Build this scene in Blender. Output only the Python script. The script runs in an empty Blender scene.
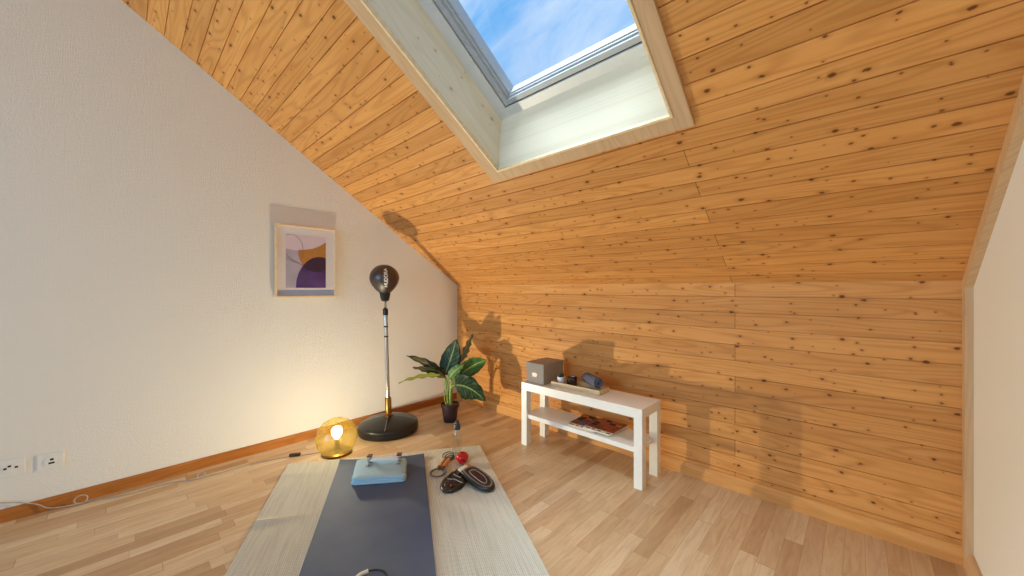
import bpy, bmesh, math, random
from mathutils import Vector, Matrix, noise
random.seed(7)
sc = bpy.context.scene
COL = sc.collection
PI = math.pi
V = Vector

# ------------------------------------------------------------------ room dimensions (metres)
# left wall x=0, wooden knee wall y=0, floor z=0; the camera stands at (2.99,-2.35)
HK = 1.1554                 # knee wall height
SL = 0.589                  # roof pitch
CS, SN = math.cos(SL), math.sin(SL)
W = 3.322                   # right wall
YF = -6.6                   # wall behind the camera
YR = -2.9                   # ridge
VR = -YR / CS               # slope length up to the ridge
HX0, HX1, HV0, HV1 = 1.5535, 2.4832, 1.124, 2.46     # skylight opening in the slope

def SP(u, v, n=0.0):        # point of the front roof slope, n = outward
    return V((u, -v * CS + n * SN, HK + v * SN + n * CS))

# ------------------------------------------------------------------ materials
def lin(c):
    return tuple((x / 255 / 12.92 if x / 255 <= .04045 else ((x / 255 + .055) / 1.055) ** 2.4) for x in c[:3]) + (1,)

class NT:
    """small helper round a node tree"""
    def __init__(s, name):
        s.m = bpy.data.materials.new(name); s.m.use_nodes = True
        s.t = s.m.node_tree; s.b = s.t.nodes['Principled BSDF']; s.out = s.t.nodes['Material Output']
    def n(s, typ, **kw):
        nd = s.t.nodes.new(typ)
        for k, v in kw.items():
            if k.startswith('i_'):
                k2 = k[2:]
                nd.inputs[int(k2) if k2.isdigit() else k2.replace('_', ' ')].default_value = v
            else: setattr(nd, k, v)
        return nd
    def l(s, a, b): s.t.links.new(a, b)
    def math(s, op, a, b=None, c=None):
        nd = s.n('ShaderNodeMath', operation=op)
        for i, x in enumerate((a, b, c)):
            if x is None: continue
            if isinstance(x, (int, float)): nd.inputs[i].default_value = x
            else: s.l(x, nd.inputs[i])
        return nd.outputs[0]
    def mix(s, fac, a, b, mode='MIX'):
        nd = s.n('ShaderNodeMix', data_type='RGBA', blend_type=mode)
        for i, x in ((0, fac), (6, a), (7, b)):
            if isinstance(x, (int, float, tuple)): nd.inputs[i].default_value = x
            else: s.l(x, nd.inputs[i])
        return nd.outputs[2]
    def ramp(s, fac, stops):
        nd = s.n('ShaderNodeValToRGB'); e = nd.color_ramp.elements
        while len(e) < len(stops): e.new(.5)
        for el, (p, c) in zip(e, stops): el.position = p; el.color = c if len(c) == 4 else c + (1,)
        s.l(fac, nd.inputs[0]); return nd.outputs[0]
    def combine(s, x, y, z):
        nd = s.n('ShaderNodeCombineXYZ')
        for i, q in enumerate((x, y, z)):
            if isinstance(q, (int, float)): nd.inputs[i].default_value = q
            else: s.l(q, nd.inputs[i])
        return nd.outputs[0]
    def noise(s, vec, scale, detail=4, rough=.55, dist=0):
        nd = s.n('ShaderNodeTexNoise'); nd.inputs['Scale'].default_value = scale
        nd.inputs['Detail'].default_value = detail; nd.inputs['Roughness'].default_value = rough
        nd.inputs['Distortion'].default_value = dist
        s.l(vec, nd.inputs['Vector']); return nd.outputs[0]
    def bump(s, h, strength=.3, dist=.01):
        nd = s.n('ShaderNodeBump'); nd.inputs['Strength'].default_value = strength
        nd.inputs['Distance'].default_value = dist
        s.l(h, nd.inputs['Height']); s.l(nd.outputs[0], s.b.inputs['Normal'])
    def col(s, c):
        if isinstance(c, tuple): s.b.inputs['Base Color'].default_value = c
        else: s.l(c, s.b.inputs['Base Color'])
    def set(s, **kw):
        for k, v in kw.items(): s.b.inputs[k.replace('_', ' ')].default_value = v
        return s

def simple(name, rgb, rough=.5, metal=0, spec=.5, vary=.06, scale=40, bump=0, coat=0):
    m = NT(name); c = lin(rgb)
    tc = m.n('ShaderNodeTexCoord').outputs['Object']
    f = m.noise(tc, scale, 3)
    d = tuple(max(0, x * (1 - vary * 2)) for x in c[:3]) + (1,)
    u = tuple(min(1, x * (1 + vary * 2)) for x in c[:3]) + (1,)
    m.col(m.ramp(f, [(.3, d), (.7, u)]))
    m.set(Roughness=rough, Metallic=metal)
    m.b.inputs['Specular IOR Level'].default_value = spec
    if coat: m.b.inputs['Coat Weight'].default_value = coat
    if bump: m.bump(f, bump, .003)
    return m.m

def pine(name, light, mid, dark, pitch=.0885, off=0.0, joint=2.48, knots=True, rough=.42, uv=True, planks=True, amt=1.0, bright=1.0):
    """knotty boards running along u, one board per 'pitch' in v"""
    m = NT(name)
    if uv: p = m.n('ShaderNodeUVMap').outputs[0]
    else: p = m.n('ShaderNodeTexCoord').outputs['Object']
    sx = m.n('ShaderNodeSeparateXYZ'); m.l(p, sx.inputs[0])
    u, v = sx.outputs[0], sx.outputs[1]
    row = m.math('FLOOR', m.math('DIVIDE', m.math('SUBTRACT', v, off), pitch))
    odd = m.math('MODULO', m.math('ADD', row, 100), 2)
    side = m.math('MULTIPLY', m.math('GREATER_THAN', u, joint), odd)
    seed = m.math('ADD', m.math('MULTIPLY', row, 7.31), m.math('MULTIPLY', side, 3.77))
    wn = m.n('ShaderNodeTexWhiteNoise', noise_dimensions='1D'); m.l(seed, wn.inputs['W'])
    rnd = wn.outputs[0]
    # grain: long streaks that wander, shifted for every board
    gv = m.combine(m.math('ADD', m.math('MULTIPLY', u, 1.6), m.math('MULTIPLY', seed, 5.13)), m.math('MULTIPLY', v, 26), seed)
    g = m.noise(gv, 1.4, 5, .6, .7)
    fv = m.combine(m.math('MULTIPLY', u, 5.0), m.math('MULTIPLY', v, 240), seed)
    fine = m.noise(fv, 1.0, 2)
    # flat-sawn figure: contour lines of a slow field, stretched along the board
    fld = m.noise(m.combine(m.math('ADD', m.math('MULTIPLY', u, .85), m.math('MULTIPLY', seed, 3.7)), m.math('MULTIPLY', v, 8.5), seed), 1.0, 1.5, .4)
    figure = m.math('ADD', .5, m.math('MULTIPLY', m.math('SINE', m.math('MULTIPLY', fld, 85)), .5))
    c = m.ramp(g, [(.25, lin(mid)), (.75, lin(light))])
    c = m.mix(m.math('MULTIPLY', m.math('POWER', figure, 2.5), .30 * amt), c, lin(dark))
    c = m.mix(m.math('MULTIPLY', fine, .22 * amt), c, lin(dark))
    tone = m.ramp(rnd, [(0, (.86, .83, .80, 1)), (.5, (1, 1, 1, 1)), (1, (1.10, 1.10, 1.08, 1))])
    if planks: c = m.mix(1.0, c, tone, 'MULTIPLY')
    if knots:
        kn = float(knots)
        def knotlayer(c, su, sv, r, dens, strength, o):
            vo = m.n('ShaderNodeTexVoronoi', voronoi_dimensions='2D'); vo.inputs['Scale'].default_value = 1
            vo.inputs['Randomness'].default_value = 1.0
            wob = m.noise(p, 45, 2)
            m.l(m.combine(m.math('ADD', m.math('ADD', m.math('MULTIPLY', u, su), o), m.math('MULTIPLY', wob, .05)), m.math('ADD', m.math('MULTIPLY', v, sv), m.math('MULTIPLY', wob, .1)), 0), vo.inputs['Vector'])
            sc_ = m.n('ShaderNodeSeparateXYZ'); m.l(vo.outputs['Color'], sc_.inputs[0])
            keep = m.math('LESS_THAN', sc_.outputs[0], dens)
            size = m.math('MULTIPLY', m.math('ADD', .45, sc_.outputs[1]), r)
            k = m.math('SUBTRACT', 1, m.math('DIVIDE', vo.outputs['Distance'], size))
            core = m.ramp(k, [(0.05, (0, 0, 0, 1)), (.5, (1, 1, 1, 1))])
            halo = m.ramp(m.math('SUBTRACT', 1, m.math('DIVIDE', vo.outputs['Distance'], m.math('MULTIPLY', size, 2.6))), [(0, (0, 0, 0, 1)), (.7, (1, 1, 1, 1))])
            c = m.mix(m.math('MULTIPLY', m.math('MULTIPLY', halo, keep), .35 * strength), c, lin(dark))
            return m.mix(m.math('MULTIPLY', m.math('MULTIPLY', core, keep), strength), c, lin((84, 40, 12)))
        c = knotlayer(c, 7.0, 11.0, .072, .62 * kn, .85 * kn, 0)
        c = knotlayer(c, 12.0, 17.0, .072, .40 * kn, .75 * kn, 3.3)
    if planks:  # butt joints: hairline saw cuts between two lengths of board
        j = m.math('MULTIPLY', m.math('LESS_THAN', m.math('ABSOLUTE', m.math('SUBTRACT', u, joint)), .0014), odd)
        c = m.mix(m.math('MULTIPLY', j, .75), c, lin((70, 38, 15)))
    m.col(c); m.set(Roughness=rough + .1); m.b.inputs['Specular IOR Level'].default_value = .2
    m.bump(fine, .12, .002)
    return m.m

def parquet():
    m = NT('parquet')
    p = m.n('ShaderNodeTexCoord').outputs['Object']
    s = m.n('ShaderNodeSeparateXYZ'); m.l(p, s.inputs[0]); x, y = s.outputs[0], s.outputs[1]
    SW = .0655
    rx = m.math('DIVIDE', x, SW); row = m.math('FLOOR', rx)
    w1 = m.n('ShaderNodeTexWhiteNoise', noise_dimensions='1D'); m.l(row, w1.inputs['W'])
    yy = m.math('ADD', m.math('DIVIDE', y, .43), m.math('MULTIPLY', w1.outputs[0], 7.0))
    # uneven stave lengths: warp the cell coordinate a little per row
    yy = m.math('ADD', yy, m.math('MULTIPLY', m.math('SINE', m.math('ADD', m.math('MULTIPLY', yy, 2.1), row)), .22))
    cell = m.math('FLOOR', yy)
    w2 = m.n('ShaderNodeTexWhiteNoise', noise_dimensions='2D'); m.l(m.combine(row, cell, 0), w2.inputs['Vector'])
    rnd = w2.outputs['Value']
    base = m.ramp(rnd, [(0, lin((186, 152, 114))), (.16, lin((204, 172, 132))), (.5, lin((216, 188, 148))), (.85, lin((226, 203, 168))), (1, lin((198, 162, 122)))])
    seed = m.math('ADD', m.math('MULTIPLY', row, 3.17), m.math('MULTIPLY', cell, 5.71))
    g = m.noise(m.combine(m.math('MULTIPLY', x, 42), m.math('MULTIPLY', y, 4.5), seed), 1, 5, .65, .8)
    c = m.mix(m.math('MULTIPLY', m.ramp(g, [(.42, (0, 0, 0, 1)), (.75, (1, 1, 1, 1))]), .5), base, lin((160, 116, 80)))
    f = m.noise(m.combine(m.math('MULTIPLY', x, 420), m.math('MULTIPLY', y, 14), seed), 1, 2)
    c = m.mix(m.math('MULTIPLY', f, .2), c, lin((150, 108, 76)))
    fx = m.math('FRACT', rx); fy = m.math('FRACT', yy)
    ex = m.math('LESS_THAN', m.math('MINIMUM', fx, m.math('SUBTRACT', 1, fx)), .012)
    ey = m.math('LESS_THAN', m.math('MINIMUM', fy, m.math('SUBTRACT', 1, fy)), .0022)
    c = m.mix(m.math('MULTIPLY', m.math('MAXIMUM', ex, ey), .4), c, lin((104, 70, 45)))
    m.col(c); m.set(Roughness=.36); m.b.inputs['Specular IOR Level'].default_value = .35
    m.bump(f, .05, .001)
    return m.m

def plaster(name, rgb, strength=.4, scale=100):
    m = NT(name); p = m.n('ShaderNodeTexCoord').outputs['Object']
    a = m.noise(p, scale, 5, .65, 1.2); b = m.noise(p, 4, 3)
    c = lin(rgb)
    m.col(m.mix(m.math('MULTIPLY', b, .10), c, tuple(x * .9 for x in c[:3]) + (1,)))
    m.set(Roughness=.92); m.b.inputs['Specular IOR Level'].default_value = .15
    m.bump(a, strength, .012)
    return m.m

def rugmat():
    m = NT('woven_rug'); p = m.n('ShaderNodeUVMap').outputs[0]
    s = m.n('ShaderNodeSeparateXYZ'); m.l(p, s.inputs[0]); u, v = s.outputs[0], s.outputs[1]
    ribs = m.math('SINE', m.math('MULTIPLY', u, 2 * PI / .0082))
    rn = m.noise(m.combine(m.math('MULTIPLY', u, 85), m.math('MULTIPLY', v, 3.2), 0), 1, 3, .7)
    weft = m.noise(m.combine(m.math('MULTIPLY', u, 90), m.math('MULTIPLY', v, 120), 2), 1, 2)
    c = m.ramp(rn, [(.3, lin((200, 201, 190))), (.52, lin((220, 220, 208))), (.75, lin((232, 231, 220)))])
    c = m.mix(m.math('MULTIPLY', m.math('GREATER_THAN', ribs, .35), .22), c, lin((142, 146, 140)))
    c = m.mix(m.math('MULTIPLY', weft, .4), c, lin((188, 184, 168)))
    m.col(c); m.set(Roughness=.95); m.b.inputs['Specular IOR Level'].default_value = .1
    m.bump(m.math('ADD', ribs, weft), .5, .002)
    return m.m

def yogamat():
    m = NT('blue_foam'); p = m.n('ShaderNodeTexCoord').outputs['Object']
    a = m.noise(p, 900, 2); b = m.noise(p, 3, 3)
    c = m.ramp(b, [(.35, lin((62, 80, 116))), (.65, lin((80, 96, 122)))])
    c = m.mix(m.math('MULTIPLY', a, .25), c, lin((96, 104, 128)))
    m.col(c); m.set(Roughness=.75); m.bump(a, .3, .001)
    return m.m

def leafmat(name, dark, light, vein):
    m = NT(name); p = m.n('ShaderNodeUVMap').outputs[0]
    s = m.n('ShaderNodeSeparateXYZ'); m.l(p, s.inputs[0]); u, v = s.outputs[0], s.outputs[1]   # u across -1..1, v along 0..1
    au = m.math('ABSOLUTE', u)
    rib = m.math('LESS_THAN', au, .07)
    k = m.math('FRACT', m.math('MULTIPLY', m.math('SUBTRACT', v, m.math('MULTIPLY', au, .28)), 8.0))
    side = m.math('LESS_THAN', k, .12)
    n = m.noise(p, 5, 3)
    c = m.ramp(n, [(.3, lin(dark)), (.7, lin(light))])
    c = m.mix(m.math('MULTIPLY', side, .28), c, lin(vein)); c = m.mix(m.math('MULTIPLY', rib, .75), c, lin(vein))
    m.col(c); m.set(Roughness=.45); m.b.inputs['Specular IOR Level'].default_value = .25
    m.b.inputs['Subsurface Weight'].default_value = 0
    return m.m

def clear(name, tint, gloss=.06, haze=0.0, hazecol=(255, 255, 255), rough=.02, rim=None):
    """thin clear sheet: light passes straight through, tinted, with a mirror film that grows at grazing angles"""
    m = NT(name); t = m.t
    tr = m.n('ShaderNodeBsdfTransparent'); tr.inputs[0].default_value = tint
    gl = m.n('ShaderNodeBsdfGlossy'); gl.inputs['Roughness'].default_value = rough
    fr = m.n('ShaderNodeLayerWeight'); fr.inputs['Blend'].default_value = .12
    f = m.math('ADD', m.math('MULTIPLY', fr.outputs['Facing'], .30), gloss)
    if rim:      # the light's path through the glass wall is longer towards the rim
        f2 = m.n('ShaderNodeLayerWeight'); f2.inputs['Blend'].default_value = .35
        m.l(m.mix(m.math('POWER', f2.outputs['Facing'], 1.6), tint, rim), tr.inputs[0])
    body = tr.outputs[0]
    if haze:
        df = m.n('ShaderNodeBsdfTranslucent'); df.inputs[0].default_value = lin(hazecol)
        mx = m.n('ShaderNodeMixShader'); mx.inputs[0].default_value = haze
        m.l(tr.outputs[0], mx.inputs[1]); m.l(df.outputs[0], mx.inputs[2]); body = mx.outputs[0]
    mx2 = m.n('ShaderNodeMixShader'); m.l(f, mx2.inputs[0]); m.l(body, mx2.inputs[1]); m.l(gl.outputs[0], mx2.inputs[2])
    m.l(mx2.outputs[0], m.out.inputs[0])
    return m.m

def emit(name, rgb, strength):
    m = NT(name); e = m.n('ShaderNodeEmission'); e.inputs[0].default_value = rgb; e.inputs[1].default_value = strength
    m.l(e.outputs[0], m.out.inputs[0]); return m.m

PL, PM, PD = (226, 166, 99), (211, 146, 76), (158, 94, 42)
M = dict(
    pine_knee=pine('pine_boards_wall', PL, PM, PD, pitch=.0894, off=.0945, joint=2.489),
    pine_slope=pine('pine_boards_slope', PL, PM, PD, pitch=.0885, off=.153 - .0885, joint=2.476),
    pale_pine=pine('pale_pine_lining', (236, 226, 204), (228, 216, 190), (186, 168, 130), pitch=3, amt=.5, planks=False, rough=.5, knots=.45),
    trim=pine('trim_wood', (212, 178, 138), (200, 164, 124), (160, 120, 82), pitch=3, knots=False, planks=False, amt=.6),
    trim_edge=simple('trim_edge', (232, 205, 160), .5),
    base_dark=pine('oak_baseboard', (186, 120, 58), (166, 102, 44), (118, 66, 26), pitch=3, knots=False, planks=False),
    base_pale=pine('pine_baseboard', (222, 164, 98), (208, 148, 82), (165, 104, 50), pitch=3, knots=False, planks=False, amt=.7),
    floor=parquet(),
    plaster=plaster('rough_plaster', (226, 223, 217)),
    plaster_fine=plaster('fine_plaster', (226, 223, 217), .15, 120),
    rug=rugmat(), mat=yogamat(),
    white=simple('white_laminate', (236, 233, 226), .35, vary=.01),
    white_metal=simple('white_lacquer', (214, 213, 209), .4, vary=.01),
    grey_metal=simple('grey_window_metal', (176, 178, 180), .5, 0, vary=.02),
    gasket=simple('black_gasket', (40, 40, 42), .6),
    pane=clear('window_glass', (.97, .985, 1, 1), .02),
    globe=clear('amber_glass', (1.0, .93, .68, 1), .05, .16, (248, 224, 110), rim=(.55, .42, .12, 1)),
    bulbglass=None,
    clear_glass=clear('clear_glass', (.97, .98, .98, 1), .07),
    dark_glass=clear('dark_candle_glass', (.34, .24, .42, 1), .12),
    black_leather=simple('black_leather', (17, 17, 19), .36, bump=.15, scale=160, coat=.2),
    ball_leather=simple('ball_leather', (44, 22, 20), .42, spec=.9, bump=.1, scale=160, coat=.35),
    maroon=simple('maroon_leather', (52, 20, 28), .35, bump=.1, scale=120),
    glove_grey=simple('grey_glove_band', (112, 110, 110), .45),
    rope_grey=simple('grey_rope', (112, 114, 118), .4),
    piping=simple('grey_piping', (176, 172, 170), .5),
    black_plastic=simple('black_plastic', (26, 25, 26), .4),
    pot_plastic=simple('dark_pot_plastic', (44, 24, 34), .45),
    chrome=simple('brushed_chrome', (200, 198, 194), .22, 1.0, vary=.02),
    brass=simple('brass', (150, 112, 58), .3, 1.0),
    lettering=simple('white_print', (240, 238, 234), .5, vary=.0),
    seam=simple('grey_seam', (150, 145, 140), .5),
    soil=simple('potting_soil', (120, 82, 58), .95, vary=.25, scale=90, bump=.8),
    stem=simple('green_stem', (120, 150, 62), .5, vary=.15),
    leaf_dark=leafmat('leaf_dark_green', (14, 36, 22), (28, 58, 34), (130, 150, 84)),
    leaf_mid=leafmat('leaf_mid_green', (58, 92, 44), (88, 124, 60), (172, 186, 110)),
    leaf_brown=leafmat('leaf_brown_green', (46, 44, 26), (70, 66, 36), (128, 122, 70)),
    leaf_lime=leafmat('leaf_lime', (120, 132, 44), (152, 160, 66), (200, 200, 120)),
    box_grey=simple('grey_card', (148, 140, 132), .8, scale=300, vary=.04),
    card_white=simple('white_card', (236, 232, 224), .8, vary=.01),
    tray=pine('tray_wood', (228, 208, 172), (214, 190, 150), (180, 150, 110), pitch=3, knots=False, planks=False, amt=.6),
    pot_white=simple('white_ceramic', (222, 224, 226), .3, vary=.01),
    succulent=simple('dark_succulent', (38, 58, 46), .5, vary=.2),
    wax=simple('purple_wax', (96, 74, 104), .6),
    knit=simple('grey_knit', (92, 96, 112), .95, vary=.3, scale=240, bump=.8),
    towel=simple('light_blue_terry', (168, 206, 226), .95, vary=.05, scale=400, bump=.6),
    frame=simple('light_maple', (226, 200, 162), .5, vary=.04),
    paper=simple('warm_white_paper', (232, 222, 222), .8, vary=.01),
    reflection_band=simple('painted_reflection_blue', (190, 202, 228), .8, vary=.05, scale=8),
    a_pink=simple('print_pale_pink', (226, 206, 218), .8, vary=.01),
    a_grey=simple('print_lilac_grey', (182, 172, 190), .8, vary=.06, scale=8),
    a_ochre=simple('print_ochre', (192, 128, 58), .8, vary=.06, scale=20),
    a_purple=simple('print_purple', (84, 48, 118), .8, vary=.15, scale=14),
    a_plum=simple('print_plum', (54, 22, 62), .8, vary=.1, scale=20),
    a_line=simple('print_thin_line', (120, 100, 120), .8),
    apple=None,
    wood_handle=simple('beech_handle', (200, 140, 92), .45, vary=.1),
    copper=simple('brown_cap', (120, 74, 54), .35, .3),
    socket=simple('white_socket', (222, 221, 217), .4, vary=.01),
    hole=simple('dark_hole', (34, 33, 34), .7),
    cord=simple('grey_cable', (168, 162, 150), .5),
    dcord=simple('black_cable', (24, 23, 24), .45),
    
    m_orange=simple('cover_orange', (196, 98, 44), .35, vary=.3, scale=30),
    m_brown=simple('cover_brown', (104, 46, 30), .35, vary=.3, scale=30),
    m_red=simple('cover_red', (150, 46, 34), .35, vary=.2, scale=30),
    m_cream=simple('cover_cream', (226, 214, 196), .35, vary=.03),
    m_blue=simple('cover_blue', (86, 98, 140), .35, vary=.1),
    plank_dark=simple('dark_wood', (60, 40, 26), .6),
    ext=simple('roof_felt', (90, 85, 80), .9),
)
def applemat():
    m = NT('red_apple_skin'); p = m.n('ShaderNodeTexCoord').outputs['Object']
    a = m.noise(p, 60, 3); m.col(m.ramp(a, [(.3, lin((176, 18, 22))), (.75, lin((214, 40, 34)))])); m.set(Roughness=.22)
    return m.m
M['apple'] = applemat()
def glowglass():
    m = NT('glowing_bulb_glass'); e = m.n('ShaderNodeEmission'); e.inputs[0].default_value = (1, .84, .52, 1); e.inputs[1].default_value = 7
    tr = m.n('ShaderNodeBsdfTransparent'); ad = m.n('ShaderNodeAddShader')
    m.l(e.outputs[0], ad.inputs[0]); m.l(tr.outputs[0], ad.inputs[1]); m.l(ad.outputs[0], m.out.inputs[0]); return m.m
M['bulbglass'] = glowglass()

# ------------------------------------------------------------------ mesh helpers
def bm_new(): return bmesh.new()

def obj(name, bm, mat, parent=None, smooth=False, loc=None, rot=None):
    me = bpy.data.meshes.new(name)
    bmesh.ops.recalc_face_normals(bm, faces=bm.faces)
    bm.to_mesh(me); bm.free()
    for mm in (mat if isinstance(mat, (list, tuple)) else [mat]): me.materials.append(mm)
    o = bpy.data.objects.new(name, me); COL.objects.link(o)
    if smooth:
        for p in me.polygons: p.use_smooth = True
        if smooth != 'all':
            try: me.set_sharp_from_angle(angle=math.radians(38))
            except Exception: pass
    if parent: o.parent = parent
    if loc: o.location = loc
    if rot: o.rotation_euler = rot
    return o

def tag(o, label=None, cat=None, group=None, kind=None):
    if label: o['label'] = label
    if cat: o['category'] = cat
    if group: o['group'] = group
    if kind: o['kind'] = kind
    return o

def thing(name, label, cat, loc=(0, 0, 0), rz=0, group=None):
    o = bpy.data.objects.new(name, None); o.empty_display_size = .05; COL.objects.link(o)
    o.location = loc; o.rotation_euler = (0, 0, rz)
    return tag(o, label, cat, group)

def box(bm, lo, hi, bevel=0, M4=None, mi=0, seg=2):
    lo, hi = V(lo), V(hi)
    r = bmesh.ops.create_cube(bm, size=1)
    vs = r['verts']
    for v in vs:
        v.co = V(((v.co.x + .5) * (hi.x - lo.x) + lo.x, (v.co.y + .5) * (hi.y - lo.y) + lo.y, (v.co.z + .5) * (hi.z - lo.z) + lo.z))
    fs = set(f for v in vs for f in v.link_faces)
    if bevel:
        es = list(set(e for v in vs for e in v.link_edges))
        rb = bmesh.ops.bevel(bm, geom=es, offset=bevel, segments=seg, affect='EDGES', profile=.5)
        vs = list(set(v for f in rb['faces'] for v in f.verts) | set(v for v in vs if v.is_valid))
        fs = set(f for v in vs for f in v.link_faces)
    for f in fs: f.material_index = mi
    if M4 is not None:
        for v in vs: v.co = M4 @ v.co
    return vs

def lathe(bm, prof, seg=40, M4=None, cap=True, mi=0):
    rings = []
    for r, z in prof:
        if r < 1e-5: rings.append([bm.verts.new((0, 0, z))])
        else: rings.append([bm.verts.new((r * math.cos(2 * PI * i / seg), r * math.sin(2 * PI * i / seg), z)) for i in range(seg)])
    for a, b in zip(rings, rings[1:]):
        for i in range(seg):
            j = (i + 1) % seg
            if len(a) == 1 and len(b) == 1: continue
            if len(a) == 1: f = bm.faces.new((a[0], b[i], b[j]))
            elif len(b) == 1: f = bm.faces.new((a[i], a[j], b[0]))
            else: f = bm.faces.new((a[i], a[j], b[j], b[i]))
            f.material_index = mi
    if cap:
        for rg in (rings[0], rings[-1]):
            if len(rg) > 2:
                f = bm.faces.new(rg); f.material_index = mi
    if M4 is not None:
        for rg in rings:
            for v in rg: v.co = M4 @ v.co

def spline(pts, n=8, closed=False):
    pts = [V(p) for p in pts]; out = []; N = len(pts)
    rng = range(N if closed else N - 1)
    for i in rng:
        if closed: a, b, c, d = pts[(i - 1) % N], pts[i], pts[(i + 1) % N], pts[(i + 2) % N]
        else: a, b, c, d = pts[max(i - 1, 0)], pts[i], pts[i + 1], pts[min(i + 2, N - 1)]
        for k in range(n):
            t = k / n
            out.append(.5 * ((2 * b) + (-a + c) * t + (2 * a - 5 * b + 4 * c - d) * t * t + (-a + 3 * b - 3 * c + d) * t ** 3))
    if not closed: out.append(pts[-1])
    return out

def tube(bm, pts, r, seg=10, closed=False, mi=0, cap=True):
    pts = [V(p) for p in pts]; N = len(pts); rings = []; nrm = None
    for i, p in enumerate(pts):
        if closed: t = (pts[(i + 1) % N] - pts[i - 1]).normalized()
        else: t = (pts[min(i + 1, N - 1)] - pts[max(i - 1, 0)]).normalized()
        if nrm is None:
            nrm = t.cross(V((0, 0, 1)))
            if nrm.length < 1e-3: nrm = t.cross(V((1, 0, 0)))
            nrm.normalize()
        nrm = (nrm - t * nrm.dot(t)).normalized(); bi = t.cross(nrm)
        rr = r(i / max(N - 1, 1)) if callable(r) else r
        rings.append([bm.verts.new(p + nrm * rr * math.cos(2 * PI * k / seg) + bi * rr * math.sin(2 * PI * k / seg)) for k in range(seg)])
    prs = list(zip(rings, rings[1:])) + ([(rings[-1], rings[0])] if closed else [])
    for a, b in prs:
        for k in range(seg):
            f = bm.faces.new((a[k], a[(k + 1) % seg], b[(k + 1) % seg], b[k])); f.material_index = mi
    if cap and not closed:
        bm.faces.new(rings[0]); bm.faces.new(rings[-1])

def prism(bm, poly, ext, mi=0):
    """polygon (list of 3D points) extruded by vector ext"""
    a = [bm.verts.new(V(p)) for p in poly]; b = [bm.verts.new(V(p) + V(ext)) for p in poly]
    fs = [bm.faces.new(a), bm.faces.new(b)]
    for i in range(len(a)):
        j = (i + 1) % len(a); fs.append(bm.faces.new((a[i], a[j], b[j], b[i])))
    for f in fs: f.material_index = mi

def loft(bm, rings, cap0=True, cap1=True, mi=0):
    rv = [[bm.verts.new(V(p)) for p in r] for r in rings]
    for a, b in zip(rv, rv[1:]):
        n = len(a)
        for i in range(n): bm.faces.new((a[i], a[(i + 1) % n], b[(i + 1) % n], b[i])).material_index = mi
    if cap0: bm.faces.new(rv[0]).material_index = mi
    if cap1: bm.faces.new(rv[-1]).material_index = mi

def uv_long(o, f):
    """write a UV map from a function of the vertex position"""
    me = o.data; l = me.uv_layers.new(name='UVMap')
    for lp in me.loops: l.data[lp.index].uv = f(me.vertices[lp.vertex_index].co)
    return o

def face_frame(x, y, z, o=(0, 0, 0)):
    m = Matrix((V(x).normalized(), V(y).normalized(), V(z).normalized())).transposed().to_4x4(); m.translation = V(o); return m

SLOPE = face_frame((1, 0, 0), (0, -CS, SN), (0, SN, CS), (0, 0, HK))     # local (u, v, n)

# ------------------------------------------------------------------ room shell
def structure(o): return tag(o, kind='structure')

bm = bm_new(); box(bm, (-.15, YF - .15, -.12), (W + .15, .15, 0)); structure(obj('floor', bm, M['floor']))

def gable(x, ext):
    zr = HK + VR * SN; zf = zr
    return [(x, .1, -.05), (x, .1, HK), (x, 0, HK), (x, YR, zr), (x, YF, zf), (x, YF - .1, zf), (x, YF - .1, -.05)], ext
bm = bm_new()
poly, ext = gable(0, (-.2, 0, 0))
# lift the gable outline a little so that it runs behind the boards
poly = [(x, y, z + (.06 if z > 0 else 0)) for x, y, z in poly]
prism(bm, poly, ext); structure(obj('wall_left', bm, M['plaster']))
bm = bm_new(); poly, ext = gable(W, (.2, 0, 0)); poly = [(x, y, z + (.06 if z > 0 else 0)) for x, y, z in poly]
prism(bm, poly, ext); structure(obj('wall_right', bm, M['plaster_fine']))

GR, GD = .0045, .005        # groove width, depth
def boards(bm, to3, rows, spans):
    """boards with a groove at every line; to3(u, v, n) -> point"""
    uvl = bm.loops.layers.uv.verify()
    def quad(u0, u1, a, b):
        ps = [(u0,) + a, (u1,) + a, (u1,) + b, (u0,) + b]
        f = bm.faces.new([bm.verts.new(to3(*q)) for q in ps])
        for lp, q in zip(f.loops, ps): lp[uvl].uv = (q[0], q[1])
    for (v0, v1, g0, g1) in rows:
        for (u0, u1, c0, c1) in spans(v0, v1):
            a = max(v0, c0); b = min(v1, c1)
            if b - a < .002: continue
            lo = a + (GR / 2 if (g0 and a == v0) else 0); hi = b - (GR / 2 if (g1 and b == v1) else 0)
            quad(u0, u1, (lo, 0), (hi, 0))
            if g0 and a == v0:
                quad(u0, u1, (lo, 0), (lo - .0006, GD)); quad(u0, u1, (lo - .0006, GD), (a, GD))
            if g1 and b == v1:
                quad(u0, u1, (hi, 0), (hi + .0006, GD)); quad(u0, u1, (hi + .0006, GD), (b, GD))

# knee wall
bm = bm_new()
lines = [.0945 + .0894 * k for k in range(-1, 12)]
rows = [(max(a, 0), b, True, True) for a, b in zip(lines, lines[1:])] + [(lines[-1], HK, True, False)]
boards(bm, lambda u, v, n: V((u, n, v)), rows, lambda a, b: [(-.03, W + .03, a, b)])
o = obj('wall_back', bm, M['pine_knee']); structure(o)

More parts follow.
